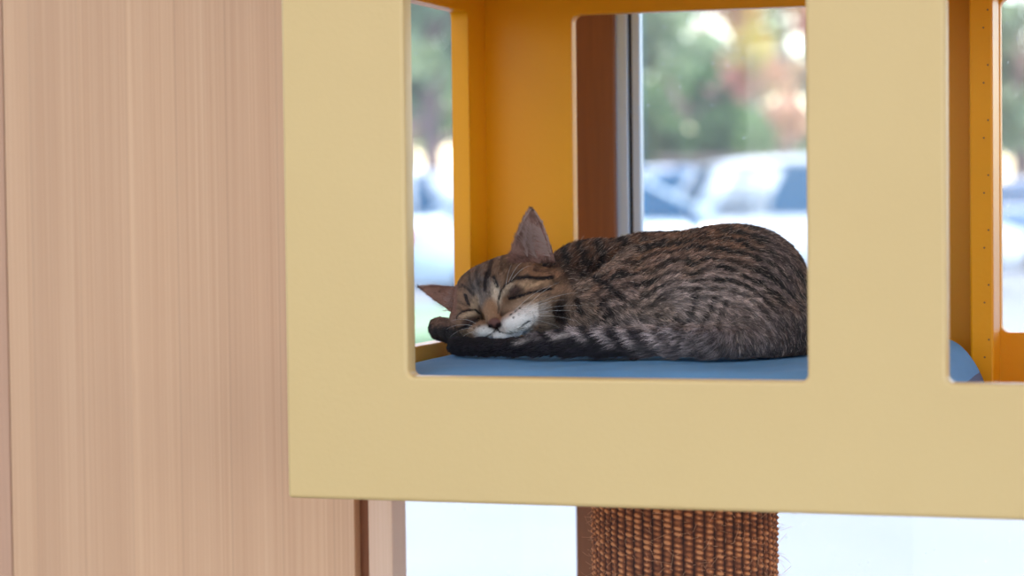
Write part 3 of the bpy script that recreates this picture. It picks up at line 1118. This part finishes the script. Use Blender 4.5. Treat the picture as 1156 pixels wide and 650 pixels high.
def coat(p, jit=0.0):
    """coat colour (linear) at world points"""
    x, y = proj(p)
    if np.ndim(jit): x = x + jit[:, 0]; y = y + jit[:, 1]
    pn = p * 1000.0
    n1 = vnoise(pn / 9.0, 1); n2 = vnoise(pn / 22.0, 2); n3 = vnoise(pn / 4.0, 3); n4 = vnoise(pn / 45.0, 4)
    # -- body: arcs round the haunch
    s = np.hypot((x - 800) / np.where(x < 800, 1.6, 1.15), (y - 400)) + (n2 - 0.5) * 11 + (n1 - 0.5) * 5
    ang = np.arctan2(398 - y, x - 792)
    ph = s / 11.5
    st = 0.5 + 0.5 * np.sin(2 * np.pi * ph)
    brk = sstep(0.25, 0.6, vnoise(np.stack([ph * 1.0, ang * 6, n4], 1), 7) + 0.25 * n3)
    rad = sstep(60, 135, s)
    dark = sstep(0.35, 0.62, st) * (0.55 + 0.45 * brk)
    # low on the flank the arcs break up into short upright dashes
    dash = sstep(0.55, 0.8, 0.5 + 0.5 * np.sin(2 * np.pi * (x + (y - 380) * 0.35 + (n2 - .5) * 22) / 21.0)) * sstep(0.35, 0.6, n1 + 0.3 * n3)
    low = 1 - sstep(50, 85, s)
    dark = dark * (1 - low * 0.7) + dash * low * 0.7 * (x < 820)
    grey = lin((180, 158, 152)); warm = lin((132, 90, 64)); sky_sheen = lin((118, 104, 104))
    c = mix(np.repeat(grey[None], len(x), 0), warm[None], np.clip(rad * 0.95, 0, 1))
    c = mix(c, lin((84, 60, 54))[None] * (0.6 + 0.7 * n3)[:, None], sstep(845, 880, x + (y - 330) * -0.25) * 0.45)
    c = mix(c, sky_sheen[None] * 0.9, blob(x, y, 880, 305, 28, 60, 25, 0.6) * 0.75)  # skylight sheen on the haunch edge painted into the coat
    c = mix(c, lin((150, 116, 84))[None], sstep(0.55, 0.8, n2) * 0.3)
    c = mix(c, DK[None] * 0.5, np.clip(dark * 0.97, 0, 1))
    c = mix(c, lin((112, 95, 92))[None] * (0.5 + 0.9 * n3)[:, None], sstep(795, 835, x) * sstep(335, 362, y) * 0.75)
    # dark far-right rump
    c = mix(c, lin((48, 34, 34))[None], sstep(872, 905, x) * sstep(345, 372, y) * 0.75)
    # -- shoulder behind the head
    sh = (1 - sstep(0, 10, (x - 640) * 0.5 + (y - 325) * 0.85 + 0.0)) * (x < 748)
    sh = sstep(-3, 5, -((y - 328) + (x - 640) * 0.72)) * (p[:, 1] > 0.285)
    bands = sstep(0.35, 0.75, 0.5 + 0.5 * np.sin(2 * np.pi * (x - (y - 265) * 0.28 + (n2 - 0.5) * 20) / 23.0))
    c2 = mix(np.repeat(lin((118, 82, 62))[None], len(x), 0), DK[None] * 0.9, np.clip(bands * 0.85 + 0.12, 0, 1))
    c2 = mix(c2, DK[None] * 0.7, sstep(285, 312, y) * 0.85)  # shadow between shoulder and flank painted into the coat
    c = mix(c, c2, np.clip(sh, 0, 1))
    # pale edge of the flank where it overlaps the shoulder
    edge = 1 - sstep(2, 7, seg_dist(x, y, [(634, 338), (652, 325), (672, 311), (692, 297), (710, 284)]) + (n1 - 0.5) * 5)
    c = mix(c, lin((190, 160, 142))[None], edge * 0.6 )
    # neck patch: dark spots near the cheek
    neck = blob(x, y, 645, 350, 26, 34, 0, 0.3)
    c = mix(c, lin((150, 124, 110))[None], neck * 0.7)
    c = mix(c, DK[None], blob(x, y, 631, 354, 9, 12, 25, 0.4) * 0.95)
    c = mix(c, DK[None], (1 - sstep(2.5, 5.5, seg_dist(x, y, [(668, 316), (684, 323), (702, 336)]))) * 0.95)
    c = mix(c, DK[None], (1 - sstep(2, 5, seg_dist(x, y, [(647, 330), (651, 342), (655, 352)]))) * 0.9)
    c = mix(c, DK[None], (1 - sstep(2, 5, seg_dist(x, y, [(676, 338), (688, 350), (694, 366)]))) * 0.75)
    # -- tail
    tm = sstep(369, 373, y + (n1 - 0.5) * 3) * (p[:, 1] < 0.262) * (1 - sstep(800, 850, x))
    band = 0.5 + 0.5 * np.sin(2 * np.pi * ((x - (y - 385) * 0.9 + (n1 - 0.5) * 8) - 655) / 27.0)
    lightn = sstep(0.35, 0.75, band) * (1 - sstep(374, 388 + 10 * sstep(640, 700, x) + 20 * sstep(690, 750, x), y)) * sstep(560, 660, x)
    ct_ = mix(np.repeat(lin((30, 21, 32))[None], len(x), 0), lin((196, 178, 178))[None], np.clip(lightn * 1.0, 0, 1))
    rightg = sstep(700, 790, x)
    ct_ = mix(ct_, lin((140, 124, 124))[None] * (0.55 + 0.75 * n1)[:, None], rightg * 0.8)
    ct_ = mix(ct_, lin((198, 184, 180))[None], blob(x, y, 590, 385, 10, 3, 15, 0.5) * 0.5)
    ct_ = mix(ct_, lin((198, 184, 180))[None], blob(x, y, 636, 379, 12, 3, 8, 0.5) * 0.7)
    c = mix(c, ct_, tm)
    # -- forepaw
    pm = (blob(x, y, 508, 374, 34, 19, 0, 0.15)) * (x < 535) * (p[:, 1] > 0.290) * (y > 352)
    cp = mix(np.repeat(lin((132, 100, 84))[None], len(x), 0), lin((22, 15, 21))[None], sstep(365, 371, y + (x - 500) * 0.05 + (n1 - .5) * 3))
    cp = mix(cp, lin((40, 28, 32))[None], 1 - sstep(485, 489, x))
    # -- head
    h = head_mask(x, y, p)
    ch = mix(np.repeat(lin((138, 106, 84))[None], len(x), 0), lin((112, 100, 94))[None], blob(x, y, 545, 328, 16, 24, 10, 0.5))
    ch = mix(ch, lin((96, 70, 52))[None], sstep(0.45, 0.75, n3 * 0.6 + n1 * 0.5) * 0.55 * (y < 325))
    ch = mix(ch, lin((168, 122, 90))[None], blob(x, y, 612, 306, 22, 9, 0, 0.6) * 0.6)
    ch = mix(ch, lin((192, 158, 126))[None], blob(x, y, 600, 320.5, 20, 4.0, 6, 0.7) * 0.85)
    ch = mix(ch, lin((208, 188, 168))[None], blob(x, y, 560, 333, 5, 15, 8, 0.5) * 0.9)
    ch = mix(ch, lin((206, 184, 160))[None], blob(x, y, 572, 327, 4, 10, -42, 0.5) * 0.6)
    ch = mix(ch, lin((62, 42, 40))[None], blob(x, y, 581, 329, 9, 6, 42, 0.5) * 0.9)
    ch = mix(ch, lin((200, 172, 144))[None], blob(x, y, 530, 355, 11, 3.2, 8, 0.5) * 0.8)
    ch = mix(ch, lin((62, 44, 42))[None], blob(x, y, 531, 362, 9, 5, 25, 0.5) * 0.85)
    ch = mix(ch, lin((190, 162, 136))[None], blob(x, y, 526, 375, 12, 4, 20, 0.6) * 0.6)
    ch = mix(ch, lin((196, 166, 136))[None], blob(x, y, 536, 343, 5, 9, -10, 0.6) * 0.6)
    ch = mix(ch, lin((152, 116, 88))[None], blob(x, y, 553, 350, 9, 13, -10, 0.4) * 0.9)
    ch = mix(ch, lin((172, 142, 118))[None], blob(x, y, 598, 343, 26, 8, 12, 0.5) * 0.7)
    ch = mix(ch, WH[None], blob(x, y, 588, 361, 25, 12, 28, 0.4) * 0.95)
    ch = mix(ch, lin((190, 150, 124))[None], blob(x, y, 572, 353, 9, 5, 25, 0.6) * 0.5)
    ch = mix(ch, WH[None] * 0.9, blob(x, y, 551, 376, 14, 8, -8, 0.4) * 0.95)
    ch = mix(ch, WH[None], blob(x, y, 577, 378, 20, 8, 18, 0.35))
    ch = mix(ch, lin((150, 128, 112))[None], sstep(604, 614, x) * sstep(338, 350, y) * 0.85)
    an2 = np.arctan2(y - 362, x - 556); rr2 = np.hypot(x - 556, y - 362)
    strk = vnoise(np.stack([an2 * 16 + 50, rr2 / 11.0 + 9, n4], 1), 61)
    ch = ch * (1 - 0.50 * sstep(0.45, 0.75, strk) * sstep(24, 40, rr2) * (1 - 0.7 * blob(x, y, 588, 361, 27, 14, 28, 0.4)))[:, None]
    ch = ch * (1 - 0.18 * (1 - sstep(300, 330, y)))[:, None]
    for pts, hw, k in STRIPES:
        ch = mix(ch, DK[None] * 0.8, (1 - sstep(hw * 0.65, hw * 1.25, seg_dist(x, y, pts) + (n3 - 0.5) * 0.8)) * k)
    ch = mix(ch, lin((104, 70, 64))[None], blob(x, y, 558, 364.5, 7.2, 6.0, 10, 0.15))
    ch = mix(ch, lin((34, 18, 22))[None], blob(x, y, 563, 367, 3.6, 3.0, 20, 0.4))
    ch = mix(ch, lin((40, 22, 24))[None], blob(x, y, 553.5, 368, 2.6, 2.0, 20, 0.4))
    # ear insides
    ie = (y < 297) & (x > 574) & (x < 628)
    ce = mix(np.repeat(lin((132, 98, 88))[None], len(x), 0), lin((172, 120, 110))[None], blob(x, y, 610, 274, 8, 16, 0, 0.6) * 0.8)
    ce = mix(ce, lin((94, 66, 60))[None], sstep(276, 296, y) * (x < 600) * 0.7)
    ce = mix(ce, lin((84, 58, 50))[None], sstep(0.5, 0.8, n3) * 0.6)
    ce = mix(ce, DK[None], 1 - sstep(235, 240, y))
    ch = np.where(ie[:, None], ce, ch)
    il = (x < 516) & (y < 356) & (y + (x - 472) * -0.9 < 352)
    cl = mix(np.repeat(lin((128, 90, 76))[None], len(x), 0), lin((70, 50, 48))[None], 1 - sstep(474, 480, x))
    ch = np.where(il[:, None], cl, ch)
    pm = pm * (1 - np.where((p[:, 1] < 0.33) & (x > 515), 1.0, 0.0))
    spot = blob(x, y, 630, 354, 8, 11, 25, 0.5)
    ch = mix(ch, DK[None], spot * 0.9)
    c = mix(c, ch, h)
    c = mix(c, cp, np.clip(pm, 0, 1))
    return np.clip(c, 0.004, 0.95)


# vertex colours of the skin under the fur
me = D.meshes.new('body')
me.from_pydata(V.tolist(), [], Q.tolist())
colv = coat(V)
vx_, vy_ = proj(V)
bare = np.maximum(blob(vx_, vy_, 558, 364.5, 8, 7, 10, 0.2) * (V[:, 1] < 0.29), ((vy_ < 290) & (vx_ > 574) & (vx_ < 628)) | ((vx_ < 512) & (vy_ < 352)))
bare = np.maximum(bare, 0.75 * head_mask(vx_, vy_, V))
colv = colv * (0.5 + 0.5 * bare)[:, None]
ca = me.color_attributes.new('coat', 'FLOAT_COLOR', 'POINT')
ca.data.foreach_set('color', np.concatenate([colv, np.ones((len(V), 1))], 1).astype(np.float32).reshape(-1))
t = NT('cat_skin_coat')
an = t.n('ShaderNodeAttribute', attribute_name='coat')
t.l(an.outputs['Color'], t.b.inputs['Base Color'])
t.b.inputs['Roughness'].default_value = 0.75
t.b.inputs['Specular IOR Level'].default_value = 0.25
M_SKIN = t.m
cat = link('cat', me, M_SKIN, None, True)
tag(cat, 'curled sleeping brown tabby cat, head on its paw, on the blue cushion', 'cat')


# ---- fur
def flow(p, n):
    """direction the fur lies in"""
    x, y = proj(p)
    k = len(x)
    vx = np.ones(k); vy = np.zeros(k); vz = np.zeros(k)          # right, down, depth in view terms
    # round the haunch: along the arcs, left to right then downwards
    ea = np.where(x < 800, 1.6, 1.15)
    dx, dy = x - 800, y - 400
    r = np.hypot(dx / ea, dy) + 1e-6
    ax_, ay_ = -dy / r, dx / ea ** 2 / r
    nn = np.hypot(ax_, ay_) + 1e-6; ax_, ay_ = ax_ / nn, ay_ / nn
    wgt = sstep(30, 80, r)
    vx = ax_ * wgt + 0.8 * (1 - wgt); vy = ay_ * wgt + 0.5 * (1 - wgt) + 0.12
    # shoulder
    shm = (x < 720) & (p[:, 1] > 0.36)
    vx = np.where(shm, 0.7, vx); vy = np.where(shm, -0.25, vy)
    lowm = (x < 720) & (p[:, 1] <= 0.36)
    vx = np.where(lowm, 0.75, vx); vy = np.where(lowm, 0.45, vy)
    tw = (1 - sstep(0.258, 0.285, p[:, 1])) * sstep(366, 372, y) * (1 - sstep(770, 880, x))
    vx = vx * (1 - tw) - 1.0 * tw; vy = vy * (1 - tw) + 0.25 * tw
    h = head_mask(x, y, p) > 0.5
    hx, hy = x - 556, y - 362
    hr = np.hypot(hx, hy) + 4
    vx = np.where(h, hx / hr, vx); vy = np.where(h, hy / hr, vy)
    er = h & (y < 300) & (x > 574)
    vx = np.where(er, (x - 600) * 0.02 - 0.25, vx); vy = np.where(er, -1.0, vy)
    el = h & (x < 516)
    vx = np.where(el, -1.0, vx); vy = np.where(el, -0.1, vy)
    pw = (x < 530) & (y > 357) & (p[:, 1] > 0.33)
    vx = np.where(pw, -0.9, vx); vy = np.where(pw, 0.3, vy)
    d = vx[:, None] * RT + -vy[:, None] * UP
    d = d - n * np.sum(d * n, 1, keepdims=True)
    return d / (np.linalg.norm(d, axis=1, keepdims=True) + 1e-9)


tri = np.concatenate([Q[:, [0, 1, 2]], Q[:, [0, 2, 3]]])
ar = 0.5 * np.linalg.norm(np.cross(V[tri[:, 1]] - V[tri[:, 0]], V[tri[:, 2]] - V[tri[:, 0]]), axis=1)
tc_ = V[tri].mean(1); tn = N[tri].mean(1)
vd = CAMN - tc_; vd /= np.linalg.norm(vd, axis=1, keepdims=True)
facing = np.sum(vd * tn, 1)
txp, typ = proj(tc_)
dens = ar * np.where(facing > -0.25, 1.0, 0.22) * (tc_[:, 2] > cz + 0.0150)
hm = head_mask(txp, typ, tc_) > 0.5
dens = dens * np.where(hm, 3.2, 1.0)
dens = dens * np.where(hm & (blob(txp, typ, 558, 364.5, 7.0, 6.0, 10, 0.1) > 0.4) & (tc_[:, 1] < 0.285), 0, 1)
isear = hm & (((typ < 290) & (txp > 574)) | ((txp < 512) & (typ < 352)))
dens = dens * np.where(isear, 0.45, 1.0)
rh = np.random.RandomState(11)
NH = 240000
cdf = np.cumsum(dens); cdf /= cdf[-1]
ti = np.searchsorted(cdf, rh.rand(NH))
b1, b2 = rh.rand(NH), rh.rand(NH)
fl_ = b1 + b2 > 1
b1[fl_], b2[fl_] = 1 - b1[fl_], 1 - b2[fl_]
T3 = tri[ti]
w3 = np.stack([1 - b1 - b2, b1, b2], 1)[..., None]
root = (V[T3] * w3).sum(1)
hn = (N[T3] * w3).sum(1); hn /= np.linalg.norm(hn, axis=1, keepdims=True)
hx, hy = proj(root)
hhead = head_mask(hx, hy, root) > 0.5
hear = hhead & (((hy < 290) & (hx > 574)) | ((hx < 512) & (hy < 352)))
muz = hhead & (np.hypot(hx - 562, hy - 362) < 28)
htail = (root[:, 1] < 0.262) & (hy > 368) & (hx < 830)
hpaw = (hx < 532) & (hy > 356) & (root[:, 1] > 0.30)
length = np.where(hhead, 0.0030, 0.0072)
length = np.where(muz, 0.0022, length)
length = np.where(hhead & (hx > 606) & (hy > 335), 0.010, length)
length = np.where(hear, 0.0042, length)
length = np.where(htail, 0.0055 + 0.005 * sstep(600, 680, hx), length)
length = np.where(hpaw, 0.0040, length)
length = length * (0.65 + 0.6 * rh.rand(NH))
lift = np.where(hhead, 0.28, 0.34)
lift = np.where(hear, 0.12, lift)
lift = np.where(muz, 0.35, lift)
fd = flow(root, hn)
# clumping: neighbours share a wander direction
cl = np.stack([vnoise(root * 1000 / 5.0, 20 + i) - 0.5 for i in range(3)], 1)
cl2 = np.stack([vnoise(root * 1000 / 2.2, 30 + i) - 0.5 for i in range(3)], 1)
d0 = fd + hn * (lift + 0.25 * rh.rand(NH) + 0.3 * (cl[:, 0]))[:, None] + cl * 0.38 + cl2 * 0.45 + rh.randn(NH, 3) * 0.10
stray = rh.rand(NH) < 0.02
d0 = np.where(stray[:, None], d0 + hn * 0.8 + rh.randn(NH, 3) * 0.3, d0)
d0 /= np.linalg.norm(d0, axis=1, keepdims=True)
curl = -hn * 0.28 + fd * 0.2 + rh.randn(NH, 3) * 0.12
K = 5
ts = np.linspace(0, 1, K)
Lh = length[:, None]
P = np.stack([root - hn * 0.0006 + d0 * Lh * t_ + curl * Lh * t_ * t_ for t_ in ts], 1)
P[..., 2] = np.maximum(P[..., 2], cz + 0.0135)
c0 = coat(root + fd * Lh * 0.15, rh.randn(NH, 2) * 0.7)
tip = 0.82 + 0.40 * rh.rand(NH)
clb = 0.34 + 1.30 * sstep(0.22, 0.78, 0.6 * vnoise(root * 1000 / 1.9, 50) + 0.4 * vnoise(root * 1000 / 4.0, 51))
clb = np.where(hhead, 0.62 + 0.75 * sstep(0.15, 0.85, vnoise(root * 1000 / 1.3, 52)), clb)
clb = np.where(hhead & (hy > 345) & (hx < 612), 0.75 + 0.25 * clb, clb)
darkh = (rh.rand(NH) < np.where(hhead, 0.13, 0.22)) & ~muz
c0 = np.where(darkh[:, None], c0 * 0.3, c0)
agouti = ~darkh & (rh.rand(NH) < 0.15) & ~hhead & ~htail & ~hpaw
c0 = np.where(agouti[:, None], c0 * 0.5 + lin((206, 184, 168)) * 0.5, c0)
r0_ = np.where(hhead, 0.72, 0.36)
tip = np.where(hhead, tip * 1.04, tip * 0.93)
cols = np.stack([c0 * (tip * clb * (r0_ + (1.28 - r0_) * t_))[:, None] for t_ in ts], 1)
cols = np.clip(cols, 0.004, 0.95)
rad0 = np.where(hhead, 0.00014, 0.00019) * (0.8 + 0.5 * rh.rand(NH))
rads = rad0[:, None] * np.array([1.0, 1.0, 0.9, 0.65, 0.2])[None]


def fur_mat():
    t = NT('tabby_fur')
    an = t.n('ShaderNodeAttribute', attribute_name='fur_color')
    t.l(an.outputs['Color'], t.b.inputs['Base Color'])
    t.b.inputs['Roughness'].default_value = 0.48
    t.b.inputs['Specular IOR Level'].default_value = 0.4
    return t.m


M_FUR = fur_mat()
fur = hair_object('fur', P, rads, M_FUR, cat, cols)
fur['kind'] = 'stuff'

# whiskers: right pad, left pad, brow
wl_ = []
def whisk(px, py, Y, ex, ey, eY, sag=0.004):
    a, b = P3(px, py, Y), P3(ex, ey, eY)
    q = [a + (b - a) * t_ + UP * (-sag * 4 * t_ * (1 - t_)) * -1 for t_ in np.linspace(0, 1, 10)]
    wl_.append(np.stack(q))
for k, (a, b) in enumerate([((588, 352), (652, 330)), ((590, 356), (660, 345)), ((586, 359), (650, 362)), ((583, 356), (640, 338)), ((591, 350), (633, 318)), ((586, 361), (636, 372)),
                            ((590, 358), (655, 352)), ((580, 352), (622, 322))]):
    whisk(a[0], a[1], 0.262, b[0], b[1], 0.235 + 0.01 * (k % 3))
for a, b in [((538, 371), (508, 380)), ((537, 369), (503, 372)), ((539, 374), (512, 390)), ((540, 367), (510, 362))]:
    whisk(a[0], a[1], 0.268, b[0], b[1], 0.25)
for a, b in [((574, 319), (590, 296)), ((577, 317), (600, 300)), ((571, 322), (578, 298))]:
    whisk(a[0], a[1], 0.285, b[0], b[1], 0.262)
M_WHISK = plain('white_whisker', (0.85, 0.83, 0.82), 0.35)
wr = 0.00010 * np.array([1, 1, .95, .9, .85, .8, .7, .6, .45, .2])
wk = hair_object('whiskers', np.stack(wl_), wr, M_WHISK, cat)
# fine pale hairs inside and along the rim of the ears
er_ = []
def edgehairs(pts, Y, n, L_, dirs):
    pts = np.array(pts, float)
    for _ in range(n):
        s_ = rh.rand() * (len(pts) - 1); i_ = int(s_); f_ = s_ - i_
        q = pts[i_] * (1 - f_) + pts[i_ + 1] * f_
        a = P3(q[0] + rh.randn() * 0.5, q[1], Y)
        d = RT * (dirs[0] + rh.randn() * 0.35) - UP * (dirs[1] + rh.randn() * 0.3) - FW * (0.2 + 0.2 * rh.rand())
        d /= np.linalg.norm(d)
        l_ = L_ * (0.5 + 0.8 * rh.rand())
        er_.append(np.stack([a + d * l_ * t_ - RT * 0.3 * l_ * t_ * t_ * dirs[2] for t_ in np.linspace(0, 1, 6)]))
edgehairs([(578.5, 284), (585.5, 264), (592, 248), (599, 237)], 0.344, 260, 0.0035, (-0.3, -0.9, 0))
edgehairs([(622, 286), (618, 269), (612.5, 252), (604, 239)], 0.344, 260, 0.003, (-0.4, -0.9, 0.2))
edgehairs([(621, 290), (616, 272), (610, 258)], 0.343, 260, 0.016, (-0.95, -0.35, 0.3))
edgehairs([(606, 292), (600, 275), (600, 255)], 0.343, 240, 0.013, (-0.5, -0.85, -0.3))
edgehairs([(596, 290), (592, 275), (596, 252)], 0.343, 160, 0.009, (-0.2, -0.95, 0.3))
edgehairs([(514, 352), (512, 340), (516, 328)], 0.330, 110, 0.014, (-0.95, -0.15, 0))
edgehairs([(474, 324), (490, 321), (512, 325)], 0.352, 120, 0.0035, (-0.8, -0.3, 0))
M_EARH = plain('pale_ear_hair', srgb(176, 148, 140), 0.5)
eh = hair_object('ear_hairs', np.stack(er_), 0.00013 * np.array([1, 1, .9, .8, .6, .2]), M_EARH, cat)
eh['kind'] = 'stuff'
# ------------------------------------------------------------------ light
w = D.worlds.new('world')
S.world = w
w.use_nodes = True
nt = w.node_tree
bg = nt.nodes['Background']
sky = nt.nodes.new('ShaderNodeTexSky')
sky.sky_type = 'NISHITA'
sky.sun_disc = False
sky.sun_elevation = RAD(50)
sky.sun_rotation = RAD(-30)
sky.air_density = 1.0
sky.dust_density = 1.5
nt.links.new(sky.outputs[0], bg.inputs[0])
bg.inputs[1].default_value = 0.62

sd = D.lights.new('sun', 'SUN')
sd.energy = 7.8
sd.angle = RAD(1.0)
sd.color = (1.0, 0.96, 0.9)
so = D.objects.new('sun', sd)
COL.objects.link(so)
sdir = Vector((-0.70, 0.25, -0.90)).normalized()      # travel direction
so.rotation_euler = sdir.to_track_quat('-Z', 'Y').to_euler()


def area(name, loc, target, sx, sy, power, col):
    l = D.lights.new(name, 'AREA')
    l.shape = 'RECTANGLE'; l.size = sx; l.size_y = sy; l.energy = power; l.color = col
    o = D.objects.new(name, l); COL.objects.link(o)
    o.location = loc
    o.rotation_euler = (Vector(target) - Vector(loc)).to_track_quat('-Z', 'Y').to_euler()
    return o


area('added_top_fill', (-0.6, -2.2, 2.9), (-0.6, -2.2, 0), 2.2, 1.4, 46, (1.0, 0.93, 0.84))  # unseen overhead fill, added to light the house front
area('added_side_fill', (3.9, -3.6, 1.6), (0.0, 0.3, 1.1), 3.0, 2.4, 66, (0.93, 0.96, 1.0))  # unseen fill from the right, added to brighten the inner left wall

vs = S.view_settings
vs.view_transform = 'Standard'
vs.look = 'None'
vs.exposure = 0.0
vs.gamma = 1.0
vs.use_curve_mapping = False
S.cycles.use_denoising = True
S.cycles.use_adaptive_sampling = False
S.cycles.max_bounces = 8
S.cycles.transparent_max_bounces = 12
